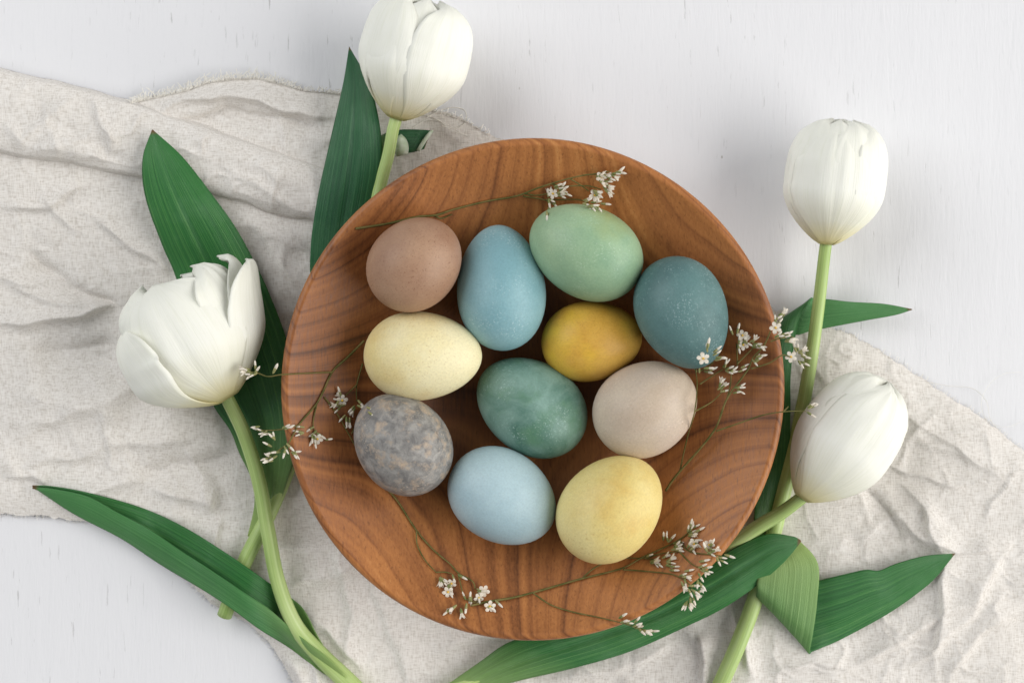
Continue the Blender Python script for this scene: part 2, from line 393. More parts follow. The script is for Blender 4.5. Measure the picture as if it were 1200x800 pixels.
FOLDS = [  # polyline, width px, height mm, kind
    ([(20, 290), (65, 320), (110, 347), (165, 366)], 16, -3.6, 'ridge'),
    ([(-20, 384), (40, 376), (100, 366), (160, 352)], 12, 3.6, 'ridge'),
    ([(30, 412), (90, 408), (150, 398)], 26, -3.0, 'ridge'),
    ([(98, 252), (140, 282), (205, 328)], 8, 1.7, 'ridge'),
    ([(-10, 236), (50, 244), (85, 224), (112, 212)], 9, 1.6, 'ridge'),
    ([(40, 222), (60, 250), (100, 278)], 9, 1.0, 'ridge'),
    ([(0, 330), (60, 352), (120, 356)], 12, 1.8, 'ridge'),
    ([(0, 460), (70, 470), (160, 500)], 40, 2.6, 'ridge'),
    ([(110, 470), (130, 520), (120, 560)], 9, 0.9, 'ridge'),
    ([(150, 545), (215, 546), (285, 536)], 22, -3.0, 'ridge'),
    ([(160, 570), (200, 580), (243, 590), (262, 560)], 16, 2.4, 'ridge'),
    ([(0, 560), (36, 556), (60, 572)], 9, 1.4, 'ridge'),
    ([(225, 688), (245, 650), (262, 600)], 10, 1.4, 'ridge'),
    ([(336, 690), (380, 676), (430, 664)], 12, 1.8, 'ridge'),
    ([(320, 640), (370, 640), (410, 650)], 10, 1.2, 'ridge'),
    ([(424, 660), (440, 706), (466, 770), (486, 830)], 7, 2.6, 'step'),
    ([(345, 730), (380, 735), (430, 800)], 10, 1.8, 'ridge'),
    ([(330, 770), (372, 830)], 9, 2.0, 'ridge'), ([(348, 760), (392, 830)], 7, 1.6, 'ridge'),
    ([(848, 708), (868, 752), (884, 800)], 9, 2.2, 'ridge'),
    ([(815, 735), (826, 775), (820, 820)], 9, 2.0, 'ridge'),
    ([(640, 800), (720, 782), (800, 745)], 14, 1.2, 'ridge'),
    ([(1040, 560), (1080, 590), (1100, 640), (1110, 720), (1090, 800)], 10, 2.0, 'ridge'),
    ([(1040, 590), (1070, 620), (1120, 650), (1200, 640)], 10, 1.7, 'ridge'),
    ([(1010, 570), (1040, 600), (1060, 640)], 12, -1.6, 'ridge'),
    ([(1000, 640), (1030, 610), (1060, 600)], 8, 0.9, 'ridge'),
    ([(960, 800), (1040, 760), (1110, 720), (1200, 690)], 12, 1.8, 'ridge'),
    ([(1030, 800), (1090, 770), (1140, 720), (1190, 620)], 9, 1.6, 'ridge'),
    ([(1110, 800), (1150, 740), (1200, 720)], 10, 1.8, 'ridge'),
    ([(900, 790), (960, 775), (1000, 790)], 9, 1.3, 'ridge'),
    ([(1100, 470), (1060, 530), (1045, 555)], 4, 0.5, 'ridge'),
    ([(1200, 540), (1160, 590), (1150, 620)], 5, 0.6, 'ridge'),
    ([(1060, 450), (1085, 520), (1180, 540)], 16, 0.9, 'ridge'),
    ([(160, 138), (230, 112), (300, 116), (370, 140), (420, 140)], 9, 2.6, 'ridge'),
    ([(190, 150), (260, 128), (340, 140), (400, 165)], 10, -2.0, 'ridge'),
    ([(320, 128), (330, 160), (340, 190)], 9, 1.2, 'ridge'),
    ([(280, 150), (300, 172), (310, 190)], 8, 0.9, 'ridge'),
    ([(360, 170), (400, 160), (440, 165)], 10, 1.2, 'ridge'),
    ([(235, 250), (300, 268), (372, 300)], 20, 1.6, 'ridge'),
    ([(290, 262), (330, 300), (350, 350)], 9, 1.0, 'ridge'),
    ([(-20, 500), (60, 492), (130, 470), (190, 438)], 18, 2.0, 'ridge'),
    ([(-20, 548), (70, 536), (150, 520), (255, 508)], 15, 1.7, 'ridge'),
    ([(50, 604), (110, 578), (180, 562)], 10, 1.4, 'ridge'),
    ([(-20, 326), (40, 334), (115, 331)], 9, 1.1, 'ridge'),
    ([(212, 520), (236, 560), (240, 604)], 9, 1.3, 'ridge'),
    ([(300, 560), (312, 620), (335, 672)], 11, 1.5, 'ridge'),
    ([(380, 600), (400, 650), (410, 720), (400, 800)], 12, 1.4, 'ridge'),
    ([(1010, 520), (1060, 556), (1120, 568), (1205, 556)], 8, 1.1, 'ridge'),
    ([(1000, 470), (1050, 480), (1120, 520), (1200, 580)], 9, 0.8, 'ridge'),
    ([(500, 770), (560, 742), (640, 760)], 10, 1.2, 'ridge'),
]
def cloth_height(px, py):
    wx = px + 16 * vn[0](px / 46, py / 46) + 6 * vn[1](px / 17, py / 17)
    wy = py + 16 * vn[2](px / 46, py / 46) + 6 * vn[3](px / 17, py / 17)
    z = 2.6 + 2.6 * np.clip((430 - px) / 60, 0, 1) + 1.6 * vn[4](px / 95, py / 95) + 1.1 * vn[5](wx / 42, wy / 42)
    # crumples: ridged noise, sharp on top
    r1 = 1 - np.abs(vn[6](wx / 60 + 3, wy / 44)); r2 = 1 - np.abs(vn[7](wx / 30, wy / 38 + 9))
    amp = 0.32 + 0.16 * np.clip((px - 760) / 200, 0, 1)
    z += 1.5 * amp * (1.25 * r1**5 + 0.7 * r2**7)
    R = random.Random(4)
    for k in range(120):
        x0 = R.uniform(-40, 1240); y0 = R.uniform(80, 840); a = R.uniform(0, math.pi); l = R.uniform(25, 80)
        bend = R.uniform(-18, 18); w = R.uniform(2.5, 6.5); h = R.uniform(-0.5, 0.75)
        dx, dy = math.cos(a) * l, math.sin(a) * l
        pts = [(x0 - dx, y0 - dy), (x0 - dy / l * bend, y0 + dx / l * bend), (x0 + dx, y0 + dy)]
        d, s, t = seg_dist(wx, wy, pts)
        z += h * np.exp(-(d / w) ** 1.5) * np.clip(np.sin(np.pi * t), 0, 1)
    for pts, w, h, kind in FOLDS:
        d, s, t = seg_dist(px + 5 * vn[1](px / 30, py / 30), py + 5 * vn[3](px / 30, py / 30), pts)
        ends = np.clip(np.minimum(t, 1 - t) * 3.5, 0, 1)
        if kind == 'ridge':
            st = (s > 0) if h > 0 else (s < 0)
            ww = np.where(st, 0.45 * w, 1.5 * w)
            z += 1.9 * h * np.exp(-(d / ww) ** 1.35) * ends * ends * (3 - 2 * ends)
        else:
            sg = np.where(s > 0, 0.5, -0.5) * 2
            z += h * np.exp(-np.maximum(d, 0) / 45) * (1 / (1 + np.exp(sg * d / 1.6))) * ends
    # pressed flat under the bowl's foot
    rb = np.hypot(px - BC[0], py - BC[1])
    k = np.clip((rb - 150) / 80, 0, 1); k = k * k * (3 - 2 * k)
    z = 0.9 + (np.maximum(z, 0.5) - 0.9) * k
    under = np.clip((rb - 190) / 90, 0, 1)
    z = np.minimum(z, 1.2 + 16 * under)
    # thin out towards the edges
    t = interp(TOP, px); b = interp(BOT, px)
    e = np.minimum(py - t, (b - py))
    e2 = np.clip(e / 26, 0, 1); e2 = e2 * (2 - e2)
    z = 0.5 + (z - 0.5) * (0.42 + 0.58 * e2)
    return np.maximum(z, 0.45) / 1000

# the folded-over strip of cloth along the upper left
FT = [(-80, 62), (0, 80), (60, 94), (110, 106), (150, 117), (180, 128), (240, 147), (300, 169), (372, 193), (450, 222)]
FB = [(-80, 170), (0, 181), (40, 189), (80, 193), (120, 200), (160, 208), (200, 215), (265, 233), (310, 249), (368, 262), (450, 292)]
def flap_z(px, py):
    t = smooth_interp(FT, px); b = smooth_interp(FB, px)
    s = np.clip((py - t) / (b - t), 0, 1)
    base = 4.0 + 9.5 * np.clip(4 * s * (1 - s), 0, 1) ** 0.30
    ux = px + 22 * vn[0](px / 50, py / 50) + 8 * vn[1](px / 19, py / 19); uy = py + 22 * vn[5](px / 50, py / 50) + 8 * vn[7](px / 19, py / 19)
    wr = 1.3 * vn[2](ux / 70 + 5, uy / 48) + 0.9 * (1 - np.abs(vn[3](ux / 55 + uy / 90, uy / 60 - ux / 150 + 2))) ** 5 + 0.35 * vn[4](ux / 24, uy / 26)
    for pts, w, h in (([(0, 140), (25, 165), (90, 110)], 7, 1.2), ([(60, 150), (68, 178), (60, 200)], 6, 0.8), ([(20, 185), (90, 165), (150, 150)], 9, 1.0),
                      ([(250, 190), (300, 215), (350, 250)], 7, 1.2), ([(200, 150), (290, 190), (370, 225)], 16, 1.2), ([(110, 120), (128, 160), (130, 195)], 6, 0.8)):
        d, _, q = seg_dist(px, py, pts); wr = wr + h * np.exp(-(d / w) ** 1.6) * np.clip(np.sin(np.pi * q) * 1.6, 0.2, 1)
    ed = np.clip(np.minimum(s, 1 - s) * 6, 0.15, 1)
    return (base + 1.5 * wr * ed) / 1000, s

def ground(px, py):
    px = np.atleast_1d(np.asarray(px, float)); py = np.atleast_1d(np.asarray(py, float))
    t = interp(TOP, px); b = interp(BOT, px)
    z = np.where((py > t) & (py < b), cloth_height(px, py), 0.0)
    fz, s = flap_z(px, py)
    return np.where((s > 0.01) & (s < 0.99) & (px < 440), np.maximum(z, fz), z)

def build_cloth():
    root = empty('linen_cloth', (0, 0, 0), 'crumpled natural linen cloth spread under the wooden bowl', 'cloth')
    nx, ny = 600, 380
    xs = np.linspace(-75, 1275, nx); vv = np.linspace(0, 1, ny)
    X = np.repeat(xs[None, :], ny, 0)
    fr = 2.2 * vn[1](xs / 7, xs * 0 + 3) + 1.0 * vn[2](xs / 3, xs * 0 + 8)
    t = interp(TOP, xs) + fr; b = interp(BOT, xs) + 0.8 * fr
    Y = t[None, :] + (b - t)[None, :] * vv[:, None]
    Z = cloth_height(X, Y)
    k = S * (CAMH - Z) / CAMH
    V = np.stack([(X - 600) * k, (400 - Y) * k, Z], -1).reshape(-1, 3)
    idx = np.arange(nx * ny).reshape(ny, nx)
    F = np.stack([idx[:-1, :-1], idx[1:, :-1], idx[1:, 1:], idx[:-1, 1:]], -1).reshape(-1, 4)
    me = bpy.data.meshes.new('sheet'); me.vertices.add(len(V)); me.vertices.foreach_set('co', V.ravel())
    me.loops.add(F.size); me.loops.foreach_set('vertex_index', F.ravel().astype(np.int32))
    me.polygons.add(len(F)); me.polygons.foreach_set('loop_start', np.arange(0, F.size, 4, dtype=np.int32))
    me.polygons.foreach_set('use_smooth', np.ones(len(F), dtype=bool)); me.update(calc_edges=True)
    me.materials.append(M['linen'])
    o = bpy.data.objects.new('sheet', me); C.objects.link(o); o.parent = root
    # flap
    nx, ns = 300, 110
    xs = np.linspace(-75, 445, nx); th = np.linspace(0, 1, ns)
    T = smooth_interp(FT, xs) + 1.5 * vn[5](xs / 22, xs * 0); B = smooth_interp(FB, xs) + 2.5 * vn[6](xs / 26, xs * 0)
    # th: first a little tucked underneath, then across, then tucked again
    sy = np.interp(th, [0, 0.10, 0.13, 0.87, 0.90, 1], [0.14, 0.012, 0.0, 1.0, 0.988, 0.86])
    X = np.repeat(xs[None, :], ns, 0); Y = T[None, :] + (B - T)[None, :] * sy[:, None]
    Z, _ = flap_z(X, Y)
    low = np.interp(th, [0, 0.10, 0.135, 0.165], [0.0, 0.0, 0.5, 1.0]) * np.interp(th, [0.835, 0.865, 0.90, 1], [1, 0.5, 0.0, 0.0])
    zl = 0.0022 + 0.0012 * np.interp(th, [0, 0.1, 0.9, 1], [0.2, 1, 1, 0.2])
    Z = zl[:, None] * (1 - low[:, None]) + np.maximum(Z, 0.004) * low[:, None]
    k = S * (CAMH - Z) / CAMH
    V = np.stack([(X - 600) * k, (400 - Y) * k, Z], -1).reshape(-1, 3)
    o = mesh_obj('folded_strip', V, grid_faces(nx, ns), M['linen2'], root)
    # frayed edge
    R = random.Random(3); verts = []; faces = []
    def thread(pts, r):
        n = len(pts); base = len(verts)
        for i, p in enumerate(pts):
            q = pts[min(i + 1, n - 1)]; p0 = pts[max(i - 1, 0)]
            d = (Vector(q) - Vector(p0)).normalized(); s = d.cross(Vector((0, 0, 1))).normalized(); u = s.cross(d)
            for a in (0, 2.094, 4.189):
                verts.append(tuple(Vector(p) + r * (math.cos(a) * s + math.sin(a) * u)))
        for i in range(n - 1):
            for j in range(3):
                a = base + i * 3 + j; b2 = base + i * 3 + (j + 1) % 3
                faces.append((a, b2, b2 + 3, a + 3))
    x = 152
    while x < 572:
        dens = 1.0 if x < 345 else (1.9 if x < 430 else 3.5)
        x += R.uniform(0.45, 1.1) * dens
        y = float(interp(TOP, x)); l = R.uniform(5, 11) * (1.5 if R.random() < 0.15 else 1) if x < 345 else R.uniform(4, 9)
        sl = float(interp(TOP, x + 4) - interp(TOP, x - 4)) / 8
        a = math.atan2(-1, sl) + R.uniform(-0.8, 0.8) + 0.2
        z0 = float(ground(x, y + 3)[0]) + 0.0002
        pts = []
        for i in range(4):
            f = i / 3; aa = a + f * R.uniform(-0.5, 0.5)
            pts.append(P(x + math.cos(aa) * l * f, y + 3 + math.sin(aa) * l * f, z0 + 0.0015 * math.sin(f * 2.6)))
        thread(pts, R.uniform(0.00014, 0.00026))
    x = 912
    while x < 1215:
        x += R.uniform(1.5, 4.5); y = float(interp(TOP, x)); l = R.uniform(2.5, 8)
        a = -0.95 + R.uniform(-0.7, 0.7)
        pts = [P(x + math.cos(a) * l * f, y + 2 + math.sin(a) * l * f, 0.0010 + 0.0008 * f) for f in (0, 0.5, 1)]
        thread(pts, 0.00013)
    x = -10
    while x < 344:
        x += R.uniform(1.0, 4.0) * (0.5 if x > 300 else 1); y = float(interp(BOT, x)); l = R.uniform(2, 7)
        sl = float(interp(BOT, x + 4) - interp(BOT, x - 4)) / 8
        a = math.atan2(1, -sl) + R.uniform(-0.8, 0.8)
        z0 = float(ground(x, y - 2)[0])
        thread([P(x + math.cos(a) * l * f, y - 2 + math.sin(a) * l * f, max(0.0004, z0 * (1 - f))) for f in (0, 0.5, 1)], 0.00014)
    fr = mesh_obj('frayed_edge', verts, faces, M['thread'], root); tag(fr, kind='stuff')
    # loose curled threads
    for pts2, r in (([(1085, 447), (1112, 452), (1140, 455), (1156, 470), (1160, 490), (1168, 502)], 0.00014),
                    ([(1196, 436), (1176, 438), (1158, 452), (1150, 474), (1158, 494), (1180, 500), (1200, 492)], 0.00010),
                    ([(500, 138), (515, 130), (532, 126), (545, 130), (546, 142), (536, 150), (518, 148)], 0.00026),
                    ([(470, 142), (490, 134), (512, 140), (528, 152), (548, 160)], 0.00020),
                    ([(484, 150), (500, 141), (520, 144), (540, 156)], 0.00018)):
        verts, faces = [], []
        cr = crom([(a, b2) for a, b2 in pts2], 26)
        thread([P(a, b2, 0.0022) for a, b2 in cr], r)
        mesh_obj('loose_thread', verts, faces, M['thread'], root)
    return root
build_cloth()

# ------------------------------------------------------------------ wooden bowl
RIMZ = 0.058; FOOT = 0.0020
BR = 295.5 * S * (CAMH - RIMZ + 0.003) / CAMH
bx, by, _ = P(BC[0], BC[1], RIMZ - 0.003)
def bowl_in(r):                          # inner surface height
    q = np.clip(r / BR, 0, 1); return 0.0135 + (RIMZ - 0.0135) * (0.10 * q**2 + 0.90 * q**2.35)
def build_bowl():
    root = empty('wooden_bowl', (bx, by, 0), 'round turned brown wooden bowl full of dyed eggs', 'bowl')
    n = 160; prof = []
    ri = BR - 0.0042
    for i in range(46): r = ri * i / 45; prof.append((r, float(bowl_in(r))))
    # rounded lip
    zi = prof[-1][1]
    for a in np.linspace(100, -70, 10):
        prof.append((ri + 0.0012 + 0.0030 * math.cos(math.radians(a)), zi - 0.0024 + 0.0029 * math.sin(math.radians(a))))
    # outer side down to the foot
    for q in np.linspace(0.955, 0.50, 22):
        prof.append((BR * q, float(bowl_in(BR * q)) - 0.0088 + 0.0018 * ((q - 0.5) / 0.45)))
    zf = FOOT
    prof += [(BR * 0.47, 0.0085), (BR * 0.46, zf + 0.001), (BR * 0.45, zf), (BR * 0.40, zf), (0.0, zf)]
    V = []; 
    for (r, z) in prof:
        for k in range(n):
            a = 2 * math.pi * k / n
            rr = r * (1 + 0.0022 * math.sin(2 * a + 0.6) + 0.0012 * math.sin(5 * a))
            V.append((bx + rr * math.cos(a), by + rr * math.sin(a), z))
    F = grid_faces(n, len(prof), True)
    F = [f[::-1] for f in F]
    o = mesh_obj('bowl_body', V, F, M['wood'], root, loc=(bx, by, 0), reg='bowl')
    return root
build_bowl()

# ------------------------------------------------------------------ eggs
GROUP = 'dyed eggs in the wooden bowl'
EGGS = [  # px, py, long px, short px, direction of narrow end (deg, image up = 90), tilt deg, label, material
    (485, 310.5, 119, 104, 42, 5, 'mocha brown egg between the sky blue and the pale cream egg',
     mat_egg('egg_brown', lin(156, 120, 96), lin(174, 140, 114), lin(166, 134, 116), 22, sp=lin(118, 76, 54), spamt=0.55, spscale=1100, rough=0.5, seed=1)),
    (587.5, 337, 149, 104, 94, 0, 'tall sky blue egg standing between the brown and mint green eggs',
     mat_egg('egg_sky_blue', lin(128, 170, 178), lin(150, 188, 194), None, 20, pale=lin(196, 220, 222), rough=0.48, seed=2)),
    (687, 296.5, 140, 107, 152, 0, 'mint green egg touched by small dried white flowers',
     mat_egg('egg_mint', lin(136, 170, 138), lin(162, 190, 152), lin(158, 172, 114), 20, pale=lin(190, 212, 186), rough=0.42, seed=3)),
    (797.5, 366, 136, 106, -68, 0, 'dark teal egg with pale scratches, next to the mint green egg',
     mat_egg('egg_teal', lin(72, 104, 104), lin(96, 130, 129), lin(110, 146, 147), 20, pale=lin(186, 206, 206), sp=lin(170, 196, 196), spamt=0.35, spscale=700, rough=0.5, seed=4)),
    (693.5, 400, 119, 94, 8, 0, 'small mustard yellow egg in the middle of the bowl',
     mat_egg('egg_mustard', lin(204, 156, 62), lin(222, 180, 86), lin(226, 188, 62), 24, sp=lin(158, 106, 34), spamt=0.4, spscale=1000, rough=0.45, seed=5)),
    (495.5, 417, 140, 104, 0, 0, 'pale cream egg with an ochre end, above the marbled grey egg',
     mat_egg('egg_cream', lin(230, 212, 150), lin(238, 228, 186), lin(214, 180, 112), 16, lo=0.36, hi=0.6, sp=lin(178, 134, 60), spamt=0.35, rough=0.48, seed=6)),
    (473, 521, 128, 108, 130, 3, 'marbled grey egg with beige crackled patches',
     mat_egg('egg_grey', lin(112, 110, 108), lin(158, 155, 150), lin(184, 164, 142), 190, lo=0.36, hi=0.64, sp=lin(92, 86, 84), spamt=0.45, spscale=420, pale=lin(206, 188, 166), rough=0.5, marb=0.5, seed=7)),
    (623.5, 478, 139, 108, 146, 0, 'mottled sea green egg in the middle, below the mustard egg',
     mat_egg('egg_sea_green', lin(78, 118, 104), lin(132, 164, 152), lin(92, 134, 104), 44, lo=0.34, hi=0.66, pale=lin(178, 202, 192), rough=0.5, marb=0.8, seed=8)),
    (755.5, 480, 128, 109, 30, 0, 'dusty beige egg beneath the dark teal egg',
     mat_egg('egg_beige', lin(190, 172, 152), lin(206, 190, 170), lin(196, 180, 166), 22, pale=lin(224, 208, 192), sp=lin(160, 132, 110), spamt=0.25, rough=0.5, seed=9)),
    (588, 580, 134, 108, -32, 0, 'powder blue egg between the grey egg and the lemon egg',
     mat_egg('egg_powder_blue', lin(164, 190, 198), lin(178, 202, 208), None, 24, rough=0.46, seed=10)),
    (713.5, 597, 138, 113, 48, 0, 'lemon yellow egg with faint ochre stains, lowest beside the powder blue egg',
     mat_egg('egg_lemon', lin(224, 202, 128), lin(232, 216, 152), lin(212, 174, 92), 24, sp=lin(176, 134, 60), spamt=0.3, rough=0.48, seed=11)),
]
def egg_local(n=26, m=32, a=1.0, b=1.0, k=0.08):
    V = []
    for i in range(n + 1):
        t = math.pi * i / n
        for j in range(m):
            f = 2 * math.pi * j / m
            r = b * math.sin(t) * (1 - k * math.cos(t))
            V.append((a * math.cos(t), r * math.cos(f), r * math.sin(f)))
    return np.array(V)
EGGV = []
KEGG = {587: 0.10, 495: 0.13, 797: 0.10, 693: 0.09, 485: 0.05, 473: 0.06}
def build_eggs():
    from mathutils import Matrix
    F = [f for f in grid_faces(32, 27, True)]
    placed = []
    for (px, py, lg, sh, ang, tilt, label, mat) in EGGS:
        zc = 0.040
        for it in range(5):
            x, y, _ = P(px, py, zc); k = S * (CAMH - zc) / CAMH
            dx, dy = x - bx, y - by; r = math.hypot(dx, dy)
            h = 1e-4; slope = math.atan((float(bowl_in(r + h)) - float(bowl_in(r - h))) / (2 * h)) * 0.62
            nrm_axis = Vector((dy, -dx, 0)).normalized() if r > 1e-6 else Vector((1, 0, 0))
            L = egg_local(a=lg * k / 2, b=sh * k / 2, k=KEGG.get(int(px), 0.07))
            Rm = Matrix.Rotation(-slope, 3, nrm_axis) @ Matrix.Rotation(math.radians(ang), 3, 'Z') @ Matrix.Rotation(-math.radians(tilt), 3, 'Y')
            W = L @ np.array(Rm).T
            ctr = (W[:, :2].max(0) + W[:, :2].min(0)) / 2
            W[:, 0] += x - ctr[0]; W[:, 1] += y - ctr[1]
            rr = np.hypot(W[:, 0] - bx, W[:, 1] - by)
            lift = (bowl_in(rr) - W[:, 2]).max()
            zc = lift + 0.00005
        placed.append((x - ctr[0], y - ctr[1], zc, L, Rm))
    for (ex, ey, ez, L, Rm), (px, py, lg, sh, ang, tilt, label, mat) in zip(placed, EGGS):
        W = L @ np.array(Rm).T + np.array((ex, ey, ez))
        o = mesh_obj('egg', L, F, mat, None)
        o.matrix_world = Matrix.Translation((ex, ey, ez)) @ Rm.to_4x4()
        tag(o, label, 'egg', GROUP)
        REG.setdefault('egg', []).append((W, F)); EGGV.append((W, F, label))
build_eggs()

# ------------------------------------------------------------------ tulip parts
def tube(name, pts, mat, parent, n=14, seg=48, cap=True, reg=None, clamp=True):
    """pts: (px, py, z_centre_mm, radius_mm)"""
    q = crom(pts, seg); V = []; UV = []
    rad = q[:, 3] / 1000 * (0.80 if clamp else 1.0)
    zc = q[:, 2] / 1000
    if clamp: zc = np.maximum(zc, ground(q[:, 0], q[:, 1]) + rad + 0.0002)
    if clamp:
        zc = np.convolve(np.pad(zc, 3, 'edge'), np.ones(7) / 7, 'valid')
    W = np.array([P(a, b, c) for (a, b), c in zip(q[:, :2], zc)])
    d = np.gradient(W, axis=0)
    for i in range(seg):
        t = Vector(d[i]).normalized(); s = t.cross(Vector((0, 0, 1))).normalized(); u = s.cross(t)
        for j in range(n):
            a = 2 * math.pi * j / n
            V.append(tuple(Vector(W[i]) + float(rad[i]) * (math.cos(a) * s + math.sin(a) * u))); UV.append((j / n if j <= n / 2 else 1 - j / n, i / seg))
    F = grid_faces(n, seg, True)
    if cap:
        for i, rv in ((0, True), (seg - 1, False)):
            c = len(V); V.append(tuple(W[i])); UV.append((0.5, 0.5))
            for j in range(n):
                a = i * n + j; b = i * n + (j + 1) % n
                F.append((c, b, a) if rv else (c, a, b))
    return mesh_obj(name, V, F, mat, parent, uvs=UV, reg=reg)

def loft(name, rails, mats, parent, bulge=0.0, groove=0.0, nu=22, nv=90, thick=0.0006, reg='leaf', label=None, ripple=0.4, sharp=False, flip=False):
    """rails: lists of (px, py, z_mm), first point = tip. Lofts a thin leaf blade across them."""
    ch = np.mean([np.sqrt((np.diff(np.array(r)[:, :2], axis=0) ** 2).sum(1)) for r in rails], axis=0)
    dd = np.r_[0, np.cumsum(np.maximum(ch, 1e-3))]
    rs = [crom(r, nv, dd) for r in rails]
    us = np.linspace(0, 1, nu); K = len(rs)
    V = np.zeros((nv, nu, 3)); UV = np.zeros((nv, nu, 2))
    for i in range(nv):
        pts = np.array([r[i] for r in rs])
        if K == 2: cs = pts[0] * (1 - us)[:, None] + pts[1] * us[:, None]
        else:
            kk = np.arange(K) / (K - 1)
            lin_ = np.stack([np.interp(us, kk, pts[:, c]) for c in range(3)], 1)
            # quadratic smoothing through the middle rail
            b0 = (1 - us) * (1 - 2 * us); b1 = 4 * us * (1 - us); b2 = us * (2 * us - 1)
            quad = b0[:, None] * pts[0] + b1[:, None] * pts[K // 2] + b2[:, None] * pts[-1]
            cs = lin_ if sharp else quad
        f = i / (nv - 1); env = min(1, f * 5, (1 - f) * 4 + 0.25)
        cs = cs.copy()
        cs[:, 2] += env * (bulge * (1 - (2 * us - 1) ** 2) - groove * np.exp(-((us - 0.5) / 0.07) ** 2))
        cs[:, 2] += env * ripple * (vn[3](us * 1.2 + 2, us * 0 + f * 7) + 0.5 * np.abs(2 * us - 1) ** 2 * vn[4](us * 0.6 + 5, us * 0 + f * 13))
        V[i] = cs; UV[i, :, 0] = us; UV[i, :, 1] = f
    z = V[..., 2].ravel() / 1000
    g = ground(V[..., 0].ravel(), V[..., 1].ravel()) + 0.0009
    # smooth maximum keeps the blade on top of the cloth
    z = np.maximum(z, g)
    k = S * (CAMH - z) / CAMH
    W = np.stack([(V[..., 0].ravel() - 600) * k, (400 - V[..., 1].ravel()) * k, z], -1)
    F = grid_faces(nu, nv)
    # the side that faces up near the tip is the blade's first material
    q = F[(nu - 1) * int(nv * 0.12) + nu // 2]
    nz = np.cross(W[q[1]] - W[q[0]], W[q[3]] - W[q[0]])[2]
    if nz < 0: F = [f[::-1] for f in F]
    o = mesh_obj(name, W, F, mats, parent, uvs=UV.reshape(-1, 2), reg=reg)
    s = o.modifiers.new('thickness', 'SOLIDIFY'); s.thickness = thick; s.offset = -1.0
    if isinstance(mats, (list, tuple)) and len(mats) > 1: s.material_offset = 1
    if label: o['label'] = label
    return o

def petal(parent, base, axis, up, L, Rm, phi, alpha, off=1.0, close=0.4, bend=0.0, lenk=1.0, tipcurl=0.0, edge=0.0, wmid=0.5, seed=0, nu=26, nv=34, sideb=0.0, notch=0.0, ruf=1.0, vm=0.45, te=3.0):
    a = Vector(axis).normalized(); s = a.cross(Vector(up)).normalized(); u = s.cross(a)
    dphi = u * math.cos(phi) + s * math.sin(phi); tph = -u * math.sin(phi) + s * math.cos(phi)
    V = []; UV = []
    for i in range(nv):
        v = i / (nv - 1)
        w = (0.62 + 0.38 * math.sin(math.pi / 2 * min(1, v / wmid)) ** 0.9)
        if v > wmid: w *= max(0.0, 1 - ((v - wmid) / (1 - wmid)) ** 4.5) ** 0.5
        w = max(w, 0.02)
        if v < vm: R = Rm * (0.15 + 0.85 * math.sin(math.pi / 2 * v / vm) ** 0.84)
        else: R = Rm * (1 - close * 1.75 * (1 - (1 - ((v - vm) / (1 - vm)) ** te) ** 0.55))
        for j in range(nu):
            q = 2 * j / (nu - 1) - 1
            ph = phi + q * alpha * w
            nz = float(vn[seed % 8](q * 2.2 + seed, v * 3.0 + seed * 0.7))
            nz2 = float(vn[(seed + 3) % 8](q * 6 + seed, v * 2.2))
            nz3 = float(vn[(seed + 5) % 8](v * 9 + seed, (3 if q > 0 else 7) + 0.0))
            r = R * off + Rm * (0.016 * nz + 0.018 * nz2 * min(1, v * 2)) - Rm * 0.030 * math.exp(-(q / 0.07) ** 2) * min(1, v * 3) * (1 - 0.6 * v)
            r += edge * Rm * abs(q) ** 3 * v + Rm * 0.025 * ruf * abs(q) ** 4 * nz3 * v
            x = L * lenk * (v - 0.05 * q * q * v + 0.014 * ruf * nz3 * abs(q) ** 2 * v - notch * math.exp(-(q / 0.12) ** 2) * max(0, v - 0.93) * 2)
            p = Vector(base) + a * x + r * (u * math.cos(ph) + s * math.sin(ph))
            p += dphi * (bend * L * v ** 1.6 + tipcurl * L * max(0, v - 0.72) ** 2 * 6) + tph * (sideb * L * v ** 1.5)
            V.append(p); UV.append((j / (nu - 1) + seed * 0.37, v))
    # keep clear of the table
    W = np.array([tuple(p) for p in V])
    lo = 0.0022
    W[:, 2] = np.where(W[:, 2] < lo + 0.006, lo + 0.006 * np.exp((W[:, 2] - lo - 0.006) / 0.006), W[:, 2])
    o = mesh_obj('petal', W, grid_faces(nu, nv), M['petal'], parent, uvs=UV, reg='petal')
    m = o.modifiers.new('thickness', 'SOLIDIFY'); m.thickness = 0.0005; m.offset = 0
    return o

def flower_frame(bpx, bpy_, zb, tpx, tpy, zt):
    b = Vector(P(bpx, bpy_, zb)); t = Vector(P(tpx, tpy, zt))
    return b, (t - b).normalized(), (t - b).length

def rad(d): return math.radians(d)

